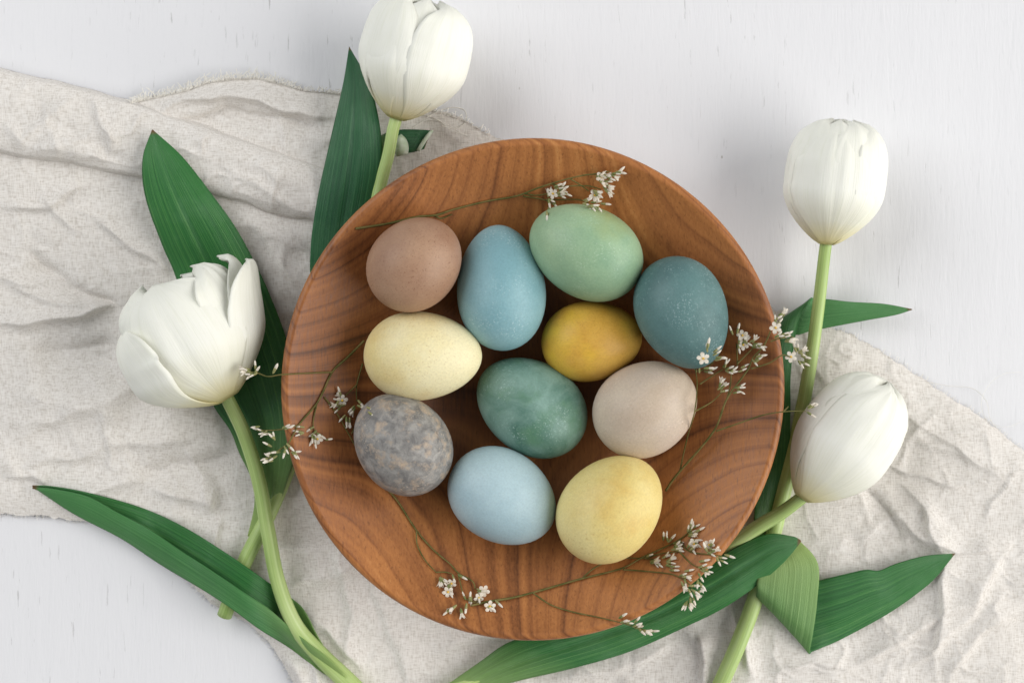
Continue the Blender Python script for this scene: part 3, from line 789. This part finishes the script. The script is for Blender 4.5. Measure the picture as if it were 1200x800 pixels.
# --- tulip beside the upper left rim
def tulip_top():
    b = P(262, 722, 0)
    t = empty('tulip', b, 'white tulip beside a long deep green leaf, its stem passing under the bowl', 'tulip', 'white tulips around the bowl')
    tube('stem', [(466, 134, 27, 4.0), (461, 150, 26, 3.9), (455, 182, 22, 4.0), (446, 215, 17, 4.2), (430, 290, 12, 4.4), (402, 360, 9, 4.5), (372, 450, 7, 4.6), (345, 530, 7, 4.8),
                   (315, 602, 7, 5.0), (285, 662, 6.5, 5.0), (263, 721, 5.6, 4.9)], M['stem'], t, seg=70, reg='leaf')
    base, ax, L = flower_frame(464, 139, 0.027, 503, -2, 0.036)
    Rm = 0.0275
    for ph, al, off, cl, sd in ((172, 70, 0.88, 0.56, 1), (115, 70, 0.92, 0.56, 2), (-115, 70, 0.92, 0.56, 3)):
        petal(t, base, ax, (0, 0, 1), L, Rm, rad(ph), rad(al), off, cl, seed=sd, lenk=0.98)
    petal(t, base, ax, (0, 0, 1), L, Rm, rad(180), rad(62), 1.0, 0.46, seed=4, vm=0.50)
    petal(t, base, ax, (0, 0, 1), L, Rm, rad(66), rad(66), 1.02, 0.44, seed=5, vm=0.50, edge=-0.04, te=3.8)
    petal(t, base, ax, (0, 0, 1), L, Rm, rad(-60), rad(66), 0.99, 0.46, seed=6, vm=0.50, edge=-0.03, te=3.8)
    petal(t, base, ax, (0, 0, 1), L, Rm, rad(4), rad(54), 0.975, 0.53, seed=7, lenk=1.0)
    # leaf standing beside the flower
    loft('leaf', [[(409, 55, 20), (402, 98, 20), (386, 168, 19), (372, 232, 17), (364, 290, 13), (366, 335, 10), (392, 375, 8)],
                  [(410, 56, 20), (431, 94, 23), (444, 140, 24), (448, 188, 21), (441, 232, 17), (428, 285, 13), (408, 372, 9)]],
         [M['leafdeep'], M['leaflight']], t, bulge=2.5, groove=0.6, label='long deep green leaf standing beside the flower')
    # broad leaf under the open tulip
    loft('leaf', [[(178, 152, 19), (167, 186, 19), (170, 230, 17), (189, 285, 12), (205, 322, 8), (222, 380, 8), (237, 440, 8), (250, 475, 9), (270, 505, 10), (280, 530, 10), (294, 560, 11), (298, 590, 12), (290, 628, 12)],
                  [(179, 152, 19), (214, 184, 19), (250, 230, 18), (277, 268, 15), (301, 312, 11), (319, 352, 11), (334, 392, 12), (346, 435, 13), (351, 485, 14), (347, 530, 14), (338, 560, 13), (325, 597, 12), (305, 632, 12)]],
         [M['leaf'], M['leaflight']], t, bulge=3.0, groove=1.0, ripple=1.2, nv=110, label='broad green leaf lying under the open tulip')
    # short torn leaf behind the stem
    loft('leaf', [[(506, 153, 9), (490, 152, 10), (470, 152, 10), (452, 156, 9), (436, 166, 8)], [(497, 175, 8), (482, 179, 9), (466, 180, 9), (452, 180, 8), (438, 178, 8)]],
         [M['leafdeep'], M['leaflight']], t, bulge=2.0, nv=30, nu=10, label='short torn dark leaf behind the stem')
    loft('torn_edge', [[(508, 153, 11), (504, 160, 11), (499, 167, 11), (492, 178, 10)], [(504, 153, 11.5), (499, 159, 12), (494, 166, 12), (488, 176, 10.5)]], M['torn'], t, bulge=0.6, nv=16, nu=6)
    loft('leaf_curl', [[(470, 157, 13), (476, 163, 13.5), (479, 172, 13), (478, 181, 12)], [(466, 160, 15), (464, 168, 16), (463, 176, 15), (464, 184, 12.5)]], M['torn'], t, bulge=2.5, nv=16, nu=8)
tulip_top()

# --- open tulip on the left
def tulip_open():
    t = empty('tulip', P(425, 815, 0), 'half open white tulip with a loose petal and a long folded leaf on the linen', 'tulip', 'white tulips around the bowl')
    tube('stem', [(260, 455, 26, 4.4), (268, 470, 25, 4.5), (286, 508, 23, 4.6), (303, 562, 21, 4.7), (314, 622, 20, 4.8), (326, 682, 18, 4.9), (346, 732, 14, 5.2), (376, 768, 10, 6.0), (404, 795, 8, 6.4), (432, 822, 7, 6.2)],
         M['stem'], t, seg=70, reg='leaf')
    base, ax, L = flower_frame(268, 466, 0.027, 186, 332, 0.032)
    Rm = 0.0345
    side = ax.cross(Vector((0, 0, 1)))
    up = (0, 0, 1)
    petal(t, base, ax, up, L, Rm, rad(180), rad(60), 0.93, 0.42, seed=1)
    petal(t, base, ax, up, L, Rm, rad(-125), rad(62), 0.95, 0.44, seed=2)
    petal(t, base, ax, up, L, Rm, rad(130), rad(52), 0.88, 0.40, seed=3, lenk=0.98, bend=0.06)
    petal(t, base, ax, up, L, Rm, rad(-40), rad(56), 0.93, 0.40, seed=8, lenk=1.04, ruf=3)
    # large left petal, large front petal
    petal(t, base, ax, up, L, Rm, rad(-78), rad(62), 1.10, 0.36, seed=4, lenk=0.86, edge=0.05, bend=0.05, ruf=3)
    petal(t, base, ax, up, L, Rm, rad(-2), rad(58), 1.02, 0.40, seed=5, lenk=1.0, edge=0.02, ruf=3)
    # petals that have opened towards the bowl
    petal(t, base, ax, up, L, Rm, rad(66), rad(44), 0.92, 0.34, seed=6, lenk=0.98, bend=0.12, tipcurl=0.02, ruf=3)
    petal(t, base, ax, up, L, Rm * 0.9, rad(100), rad(62), 0.92, 0.30, seed=7, lenk=0.96, bend=0.30, tipcurl=-0.05, edge=0.10, ruf=3)
    petal(t, base, ax, up, L, Rm * 0.9, rad(80), rad(52), 0.95, 0.20, seed=9, lenk=0.82, bend=0.36, tipcurl=0.08, edge=-0.06, ruf=2)
    # long folded leaf: upper margin, keel, inner margin
    A = [(38, 569.5, 11), (60, 570, 11), (101, 577, 11), (169, 596, 7), (216, 618, 14), (263, 647, 20), (294, 668, 21), (317, 684, 16), (340, 700, 10), (356, 715, 10), (372, 746, 10), (389, 772, 11), (408, 792, 11)]
    Kl = [(38, 570, 11), (51, 579, 10), (88, 603, 9), (142, 631, 8), (189, 662, 8), (236, 690, 17), (270, 712, 22), (304, 737, 16), (338, 758, 3.5), (358, 773, 4), (376, 786, 5), (392, 797, 5), (406, 806, 6)]
    Mi = [(38, 570.5, 12), (58, 572, 13), (101, 581, 14), (135, 599, 15), (176, 621, 16), (216, 648, 18), (250, 670, 24), (280, 690, 26), (314, 712, 21), (338, 733, 17), (358, 751, 17.5), (382, 768, 17), (405, 790, 15)]
    loft('leaf', [A, [(a, b, c * 0.8) for a, b, c in Kl]], [M['leaf'], M['leafmid']], t, bulge=-0.8, nv=90, label='inner face of the long folded leaf')
    loft('leaf', [Mi, [((a * 0.45 + m[0] * 0.55), (b * 0.45 + m[1] * 0.55) + 2.0, c * 0.3 + m[2] * 0.7) for (a, b, c), m in zip(Kl, Mi)], [(a, b, c) for a, b, c in Kl]],
         [M['leafmid'], M['leaf']], t, nv=90, label='folded up outer face of the long leaf')
tulip_open()

# --- upright tulip on the right
def tulip_right():
    t = empty('tulip', P(830, 838, 0), 'closed white tulip on the longest stem, its head on the bare white table', 'tulip', 'white tulips around the bowl')
    tube('stem', [(969, 279, 26, 4.0), (967, 292, 25, 3.9), (959, 360, 19, 4.1), (949, 430, 14, 4.4), (936, 500, 11, 4.7), (922, 560, 9, 5.0), (907, 622, 8, 5.2), (888, 692, 8, 5.4), (866, 752, 7.5, 5.4), (845, 800, 7, 5.4), (828, 838, 7, 5.4)],
         M['stem'], t, seg=80, reg='leaf')
    base, ax, L = flower_frame(968, 286, 0.026, 985, 140, 0.031)
    Rm = 0.0254
    for ph, sd in ((180, 2), (95, 3), (-100, 4)):
        petal(t, base, ax, (0, 0, 1), L, Rm, rad(ph), rad(66), 0.92, 0.56, seed=sd, lenk=1.0, te=3.6)
    petal(t, base, ax, (0, 0, 1), L, Rm, rad(-12), rad(66), 0.97, 0.565, seed=10, lenk=1.0, te=3.6)
    petal(t, base, ax, (0, 0, 1), L, Rm, rad(36), rad(58), 1.0, 0.52, seed=9, lenk=1.0, te=3.6)
    petal(t, base, ax, (0, 0, 1), L, Rm, rad(-62), rad(64), 0.97, 0.46, seed=5, te=3.6, edge=-0.02)
    petal(t, base, ax, (0, 0, 1), L, Rm, rad(74), rad(60), 1.025, 0.43, seed=6, edge=-0.04, ruf=2, lenk=1.0, te=3.6)
    petal(t, base, ax, (0, 0, 1), L, Rm, rad(150), rad(60), 0.96, 0.44, seed=7, te=3.6)
    petal(t, base, ax, (0, 0, 1), L, Rm, rad(-8), rad(54), 1.02, 0.44, seed=8, lenk=0.95, notch=0.3, edge=-0.02, ruf=2, te=3.6)
    # leaf that climbs along the rim and turns over to the right
    Lr = [(1069, 363, 12), (1050, 369, 11), (1017, 375, 10), (980, 382, 8), (949, 388, 6.5), (931, 392, 6), (919, 373, 9), (914, 384, 13), (903, 425, 13), (893, 482, 11), (886, 560, 8), (882, 640, 6), (874, 720, 5)]
    Rr = [(1069, 362, 12), (1037, 356, 12), (996, 353.5, 12), (975, 351, 12), (962, 350, 11.5), (954, 349.5, 11.5), (950, 351, 13.5), (937, 372, 15.5), (927, 430, 14.5), (926, 482, 13), (924, 546, 10), (913, 592, 8), (888, 710, 6)]
    loft('leaf', [Lr, Rr], [M['leafmid'], M['leaf']], t, bulge=0.8, nv=130, ripple=0.3, flip=True, label='green leaf beside the rim, its tip folded over onto the table')
    # leaf with a doubled-over base
    Lb = [(1119, 648, 10), (1084, 651, 9), (1050, 660, 8), (1030, 668, 8), (1016, 667, 8), (996, 671, 7), (959, 680, 5), (925, 690, 5), (890, 699, 12), (887, 691, 18), (887, 680, 19), (890, 668, 18), (899, 645, 15)]
    Rb = [(1119, 649, 10), (1094, 679, 7), (1067, 701, 6), (1045, 716, 5.5), (1023, 729, 5), (983, 750, 4), (962, 759, 3.5), (952, 763, 3.5), (949, 764, 6), (952, 744, 12), (957, 705, 15), (958, 660, 16), (934, 630, 15)]
    loft('leaf', [Lb, Rb], [M['leaf'], M['leaflight']], t, bulge=1.2, groove=0.3, nv=150, ripple=0.3, flip=False, label='green leaf folded back on itself to show its pale underside')
tulip_right()

# --- leaning tulip on the linen
def tulip_lean():
    t = empty('tulip', P(515, 815, 0), 'closed white tulip with yellowish base, its head resting on the linen', 'tulip', 'white tulips around the bowl')
    tube('stem', [(946, 577, 26, 4.2), (938, 584, 24, 4.2), (915, 601, 21, 4.5), (890, 616, 18, 4.8), (868, 632, 14, 5.0), (820, 668, 8, 5.0), (760, 702, 7, 5.0), (690, 738, 7, 5.0), (600, 778, 7, 5.2), (520, 812, 7, 5.2)],
         M['stem'], t, seg=70, reg='leaf')
    base, ax, L = flower_frame(939, 583, 0.027, 1041, 447, 0.030)
    Rm = 0.0252
    for ph, sd in ((180, 1), (60, 2), (-60, 3)):
        petal(t, base, ax, (0, 0, 1), L, Rm, rad(ph), rad(64), 0.95, 0.555, seed=sd, lenk=1.0, vm=0.50)
    petal(t, base, ax, (0, 0, 1), L, Rm, rad(6), rad(66), 0.97, 0.565, seed=10, lenk=1.0, vm=0.50)
    petal(t, base, ax, (0, 0, 1), L, Rm, rad(-108), rad(64), 0.99, 0.5, seed=4, vm=0.50, edge=-0.04)
    petal(t, base, ax, (0, 0, 1), L, Rm, rad(128), rad(64), 1.0, 0.48, seed=5, vm=0.50, lenk=0.98, edge=0.03)
    petal(t, base, ax, (0, 0, 1), L, Rm, rad(12), rad(62), 1.03, 0.5, seed=6, vm=0.50, edge=-0.05, lenk=0.98)
    A = [(938, 632, 21), (929, 628, 21), (902, 625, 20), (871, 636, 18), (800, 676, 15), (720, 716, 13), (640, 738, 11), (594, 753, 10), (562, 775, 9), (528, 799, 9), (505, 818, 9)]
    B = [(939, 634, 21), (928, 648, 21), (915, 662, 20), (888, 685, 18), (848, 712, 16), (810, 731, 14), (738, 763, 12), (670, 783, 11), (609, 797, 10), (575, 807, 9), (535, 826, 8)]
    loft('leaf', [A, B], [M['leaf'], M['leaflight']], t, bulge=3.5, groove=0.8, nv=120, ripple=0.8, label='long bright green leaf running under the lower rim')
tulip_lean()

# ------------------------------------------------------------------ dried flower sprigs, laid on whatever is under them
def bvh(skip=()):
    V = []; F = []
    for k in REG:
        if k in skip: continue
        for v, f in REG[k]:
            n = len(V); V.extend([Vector(p) for p in v]); F.extend([tuple(i + n for i in q) for q in f])
    return BVHTree.FromPolygons(V, F)
BV = bvh(); BVN = bvh(('egg',))
CAM = Vector((0, 0, CAMH))
def hit(px, py, eggs=True):
    d = (Vector(P(px, py, 0)) - CAM).normalized()
    h = (BV if eggs else BVN).ray_cast(CAM, d)[0]
    z = h.z if h is not None else float(ground(px, py)[0])
    over = math.hypot(px - BC[0], py - BC[1]) - 292      # past the rim a stiff twig reaches out, drooping a little
    if over > 0: z = max(z, RIMZ - 0.0005 - 0.012 * over / 60)
    return z

def floret_mesh(kind):
    V = []; F = []; I = []
    def ringtube(prof, n, mi):
        b = len(V)
        for (x, r) in prof:
            for j in range(n):
                a = 2 * math.pi * j / n; V.append((x, r * math.cos(a), r * math.sin(a)))
        for i in range(len(prof) - 1):
            for j in range(n):
                F.append((b + i * n + j, b + i * n + (j + 1) % n, b + (i + 1) * n + (j + 1) % n, b + (i + 1) * n + j)); I.append(mi)
    mm = 0.001
    if kind == 'bud':
        ringtube([(0, 0.15 * mm), (0.5 * mm, 0.42 * mm), (1.5 * mm, 0.50 * mm), (2.1 * mm, 0.42 * mm)], 6, 0)
        ringtube([(1.2 * mm, 0.36 * mm), (2.4 * mm, 0.46 * mm), (3.4 * mm, 0.40 * mm), (4.1 * mm, 0.10 * mm)], 6, 1)
    elif kind == 'half':
        ringtube([(0, 0.15 * mm), (0.5 * mm, 0.42 * mm), (1.5 * mm, 0.55 * mm), (2.0 * mm, 0.50 * mm)], 6, 0)
        for k in range(5):
            a = 2 * math.pi * k / 5; ca, sa = math.cos(a), math.sin(a); b = len(V)
            for x, r, w in ((1.4, 0.3, 0.25), (2.6, 0.55, 0.5), (3.5, 1.0, 0.55), (4.1, 1.35, 0.12)):
                for s in (-1, 1): V.append((x * mm, (r * ca - s * w * sa) * mm, (r * sa + s * w * ca) * mm))
            for i in range(3): F.append((b + 2 * i, b + 2 * i + 1, b + 2 * i + 3, b + 2 * i + 2)); I.append(1)
    else:
        ringtube([(-1.8 * mm, 0.15 * mm), (-1.2 * mm, 0.5 * mm), (-0.2 * mm, 0.5 * mm)], 6, 0)
        for k in range(5):
            a = 2 * math.pi * k / 5; ca, sa = math.cos(a), math.sin(a); b = len(V)
            for x, r, w in ((0.0, 0.35, 0.35), (0.35, 1.3, 0.85), (0.40, 2.1, 0.95), (0.15, 2.8, 0.35)):
                for s in (-1, 1): V.append((x * mm, (r * ca - s * w * sa) * mm, (r * sa + s * w * ca) * mm))
            for i in range(3): F.append((b + 2 * i, b + 2 * i + 1, b + 2 * i + 3, b + 2 * i + 2)); I.append(1)
        ringtube([(0.1 * mm, 0.55 * mm), (0.6 * mm, 0.5 * mm), (0.75 * mm, 0.02 * mm)], 6, 2)
    me = bpy.data.meshes.new('floret_' + kind); me.from_pydata(V, [], F)
    for m in (M['calyx'], M['floret'], M['pollen']): me.materials.append(m)
    me.polygons.foreach_set('material_index', I); me.polygons.foreach_set('use_smooth', [True] * len(F)); me.update()
    return me
FM = {k: floret_mesh(k) for k in ('bud', 'half', 'open')}

def sprig(label, stems, clusters, opens, lift, seed, over_eggs=False):
    R = random.Random(seed)
    x0, y0 = stems[0][0][:2]
    root = empty('dried_flower_sprig', P(x0, y0, hit(x0, y0)), label, 'dried flower', 'dried white flower sprigs')
    for pts, r0, r1 in [(s[0:1] + s[1:], 0.62, 0.36) if k == 0 else (s, 0.42, 0.26) for k, s in enumerate(stems)]:
        q = crom(np.array([(a, b) for a, b in pts], float), max(8, 5 * len(pts)))
        z = np.array([max(hit(a + 0.01, b, over_eggs), hit(a + 1.5, b, over_eggs), hit(a, b + 1.5, over_eggs)) for a, b in q]) + 0.0008
        # stiff stalk: spans hollows, never dips sharply
        for _ in range(6):
            zs = np.convolve(np.pad(z, 2, 'edge'), np.ones(5) / 5, 'valid'); z = np.maximum(z, zs)
        n = len(q); rr = np.linspace(r0, r1, n)
        lf = np.array([lift(a, b) for a, b in q]) * 1000
        zz = z * 1000 + lf
        tube('stalk', [(a, b, c, d * (1 + 0.18 * (R.random() - 0.5))) for (a, b), c, d in zip(q, zz, rr)], M['twig'], root, n=6, seg=n * 2, clamp=False)
    def put(px, py, ang, elev, kind, sc):
        z = max(hit(px, py), hit(px + 3, py), hit(px, py - 3), hit(px - 3, py + 3)) + lift(px, py) + 0.0012
        o = bpy.data.objects.new('blossom' if kind == 'open' else 'floret', FM[kind]); C.objects.link(o)
        o.parent = root; o.location = Vector(P(px, py, z)) - root.location
        o.rotation_euler = (R.uniform(0, 6), -rad(elev), rad(ang)); o.scale = (sc,) * 3
    for (px, py, ang, n) in clusters:
        for i in range(n):
            a = ang + R.uniform(-38, 38); d = R.uniform(-3.5, 3.5); e = R.uniform(-4.5, 4.5)
            ca, sa = math.cos(rad(ang)), math.sin(rad(ang))
            put(px + d * ca - e * sa - 4 * ca, py - d * sa - e * ca + 4 * sa, a, R.uniform(0, 32), 'half' if R.random() < 0.12 else 'bud', R.uniform(1.1, 1.45))
    for (px, py) in opens:
        put(px, py, R.uniform(0, 360), R.uniform(62, 85), 'open', R.uniform(0.95, 1.12))

zero = lambda a, b: 0.0
sprig('dried flower sprig along the upper inside of the bowl, ending over the mint green egg',
      [[(417, 268), (455, 262), (490, 254), (512, 252), (530, 246), (570, 236), (600, 231), (614, 227), (626, 222), (647, 215), (668, 209), (687, 205), (698, 204), (714, 201)],
       [(614, 227), (628, 229), (642, 227)], [(613, 230), (637, 234), (646, 238)], [(647, 216), (660, 218), (690, 218), (704, 222)], [(669, 210), (682, 218), (690, 224)],
       [(640, 234), (658, 234), (678, 234), (690, 238)], [(510, 253), (517, 256), (530, 251)]],
      [(656, 221, 15, 4), (659, 228, -10, 4), (646, 226, 60, 2), (648, 238, -60, 4), (645, 248, -70, 3), (722, 201, 5, 4), (718, 207, -30, 2), (704, 209, -20, 3), (710, 216, -10, 3), (712, 222, -5, 4),
       (697, 228, -50, 3), (688, 235, 5, 3), (694, 240, -20, 4), (703, 243, -30, 2)], [(648, 227), (705, 207), (697, 229)], lambda a, b: 0.0015 if a > 600 else 0, 1)
sprig('dried flower sprig branching over the rim beside the cream egg towards the open tulip',
      [[(427, 399), (408, 418), (390, 435), (380, 456), (371, 473), (350, 498), (338, 520)], [(390, 436), (364, 437), (328, 439), (314, 441), (302, 437), (290, 435)],
       [(350, 498), (334, 502), (320, 504), (304, 504)], [(371, 474), (368, 488), (367, 498), (370, 507)], [(380, 465), (396, 486), (404, 500), (418, 526), (426, 545)],
       [(425, 426), (418, 452), (418, 470)], [(418, 451), (404, 464)], [(338, 520), (326, 528), (318, 535)], [(412, 508), (418, 496)]],
      [(289, 434, 175, 4), (296, 441, 200, 3), (302, 432, 80, 2), (321, 432, 75, 2), (303, 503, 180, 3), (312, 508, 190, 3), (334, 504, 10, 3), (318, 516, 120, 3), (314, 536, 185, 3), (322, 531, 200, 3), (337, 526, -70, 3),
       (347, 529, -25, 3), (355, 503, 180, 3), (364, 502, 200, 2), (366, 515, -110, 2), (371, 512, -60, 3), (384, 515, -10, 1), (400, 463, 120, 2), (396, 474, 200, 3), (400, 480, 210, 3), (405, 491, -110, 3), (413, 476, 220, 3), (423, 474, -30, 2), (433, 480, -20, 2)],
      [(401, 469), (372, 514)], zero, 2)
sprig('dried flower sprig coming out from under the marbled grey egg',
      [[(424, 541), (430, 550), (444, 564), (463, 583), (488, 621), (507, 643), (528, 661), (537, 671), (554, 681), (557, 690)], [(488, 622), (489, 638), (499, 657), (512, 671)], [(537, 673), (540, 685), (543, 698)], [(512, 670), (522, 670), (530, 672)], [(543, 700), (556, 705), (566, 700)]],
      [(514, 682, -100, 3), (521, 679, -40, 3), (526, 690, -70, 3), (533, 676, -60, 2), (526, 712, 200, 1), (536, 712, -110, 2), (547, 709, -80, 2), (556, 700, -100, 3), (562, 690, -30, 2), (574, 709, -40, 3), (582, 708, -35, 1), (546, 700, 100, 2)],
      [(529, 683), (561, 700), (567, 692), (574, 710), (525, 693)], zero, 3)
sprig('dried flower sprig below the lemon egg, its bushy tip hanging over the rim',
      [[(552, 709), (575, 704), (600, 700), (624, 694), (680, 678), (730, 665), (752, 653), (774, 643), (796, 632), (810, 621)], [(683, 676), (700, 663), (727, 654), (755, 654), (770, 656)],
       [(730, 667), (757, 669), (785, 672), (796, 676), (810, 688), (808, 702)], [(624, 694), (645, 708), (669, 716), (702, 723), (727, 729), (754, 737)], [(796, 646), (810, 660), (822, 666)], [(796, 632), (807, 645), (828, 649), (846, 651)], [(755, 654), (776, 648), (796, 646)]],
      [(806, 617, 75, 3), (813, 620, 30, 3), (811, 628, 0, 3), (812, 638, -30, 4), (808, 636, 60, 2), (831, 640, 80, 3), (834, 648, -10, 4), (840, 655, -40, 2), (850, 651, 0, 2), (780, 630, 75, 3), (787, 634, 45, 2), (790, 640, 20, 2), (792, 647, 5, 3),
       (764, 655, 10, 3), (768, 661, -20, 2), (783, 657, 10, 4), (786, 664, -10, 3), (824, 662, 5, 3), (825, 671, -30, 4), (820, 683, -70, 4), (803, 673, 10, 3), (801, 680, -50, 3), (812, 688, -30, 3), (817, 692, -10, 2), (808, 705, -80, 4), (803, 708, -100, 2),
       (731, 725, 25, 4), (748, 731, 15, 3), (753, 737, -25, 3), (760, 742, -30, 1)], [(831, 638), (813, 637)], zero, 4)
def lift4(a, b):
    f = max(0.0, min(1.0, math.hypot(a - 780, b - 575) / 150)); near = max(0, min(1, (880 - a) / 60))
    return 0.001 + f * (0.006 + 0.010 * near)
sprig('dried flower sprig leaning on the right rim beside the beige egg',
      [[(780, 575), (790, 560), (837, 504), (852, 467), (877, 432), (882, 420), (895, 405), (903, 388)], [(839, 505), (865, 496), (895, 486), (920, 482), (944, 481)], [(880, 432), (902, 425), (917, 416), (926, 418)],
       [(797, 550), (806, 510), (814, 482), (817, 450), (815, 432)], [(814, 482), (835, 470), (847, 458)], [(820, 450), (835, 440), (848, 432)], [(852, 467), (856, 450), (857, 437)], [(864, 428), (864, 418), (863, 402)], [(864, 426), (876, 414), (886, 404)], [(918, 482), (924, 476)], [(903, 400), (915, 396), (922, 396)], [(815, 436), (828, 431), (836, 424)]],
      [(833, 409, 75, 3), (842, 418, 25, 3), (830, 431, 5, 3), (818, 432, 110, 2), (852, 428, 60, 3), (856, 436, 10, 3), (868, 433, -10, 2), (848, 452, 65, 3), (846, 458, 30, 2), (866, 458, -5, 4), (862, 388, 90, 2), (868, 396, 70, 3), (870, 406, -60, 2),
       (884, 400, 30, 4), (888, 404, 10, 2), (912, 374, 60, 3), (917, 369, 45, 3), (884, 419, 60, 2), (888, 421, -20, 3), (920, 391, 10, 3), (925, 398, -20, 4), (932, 407, 90, 2), (938, 416, 0, 2), (940, 423, -30, 3), (952, 481, 0, 4), (912, 396, 30, 2)],
      [(824, 420), (871, 404), (909, 384), (927, 418), (870, 393)], lift4, 5, True)

scene.render.resolution_x = 1024; scene.render.resolution_y = 682
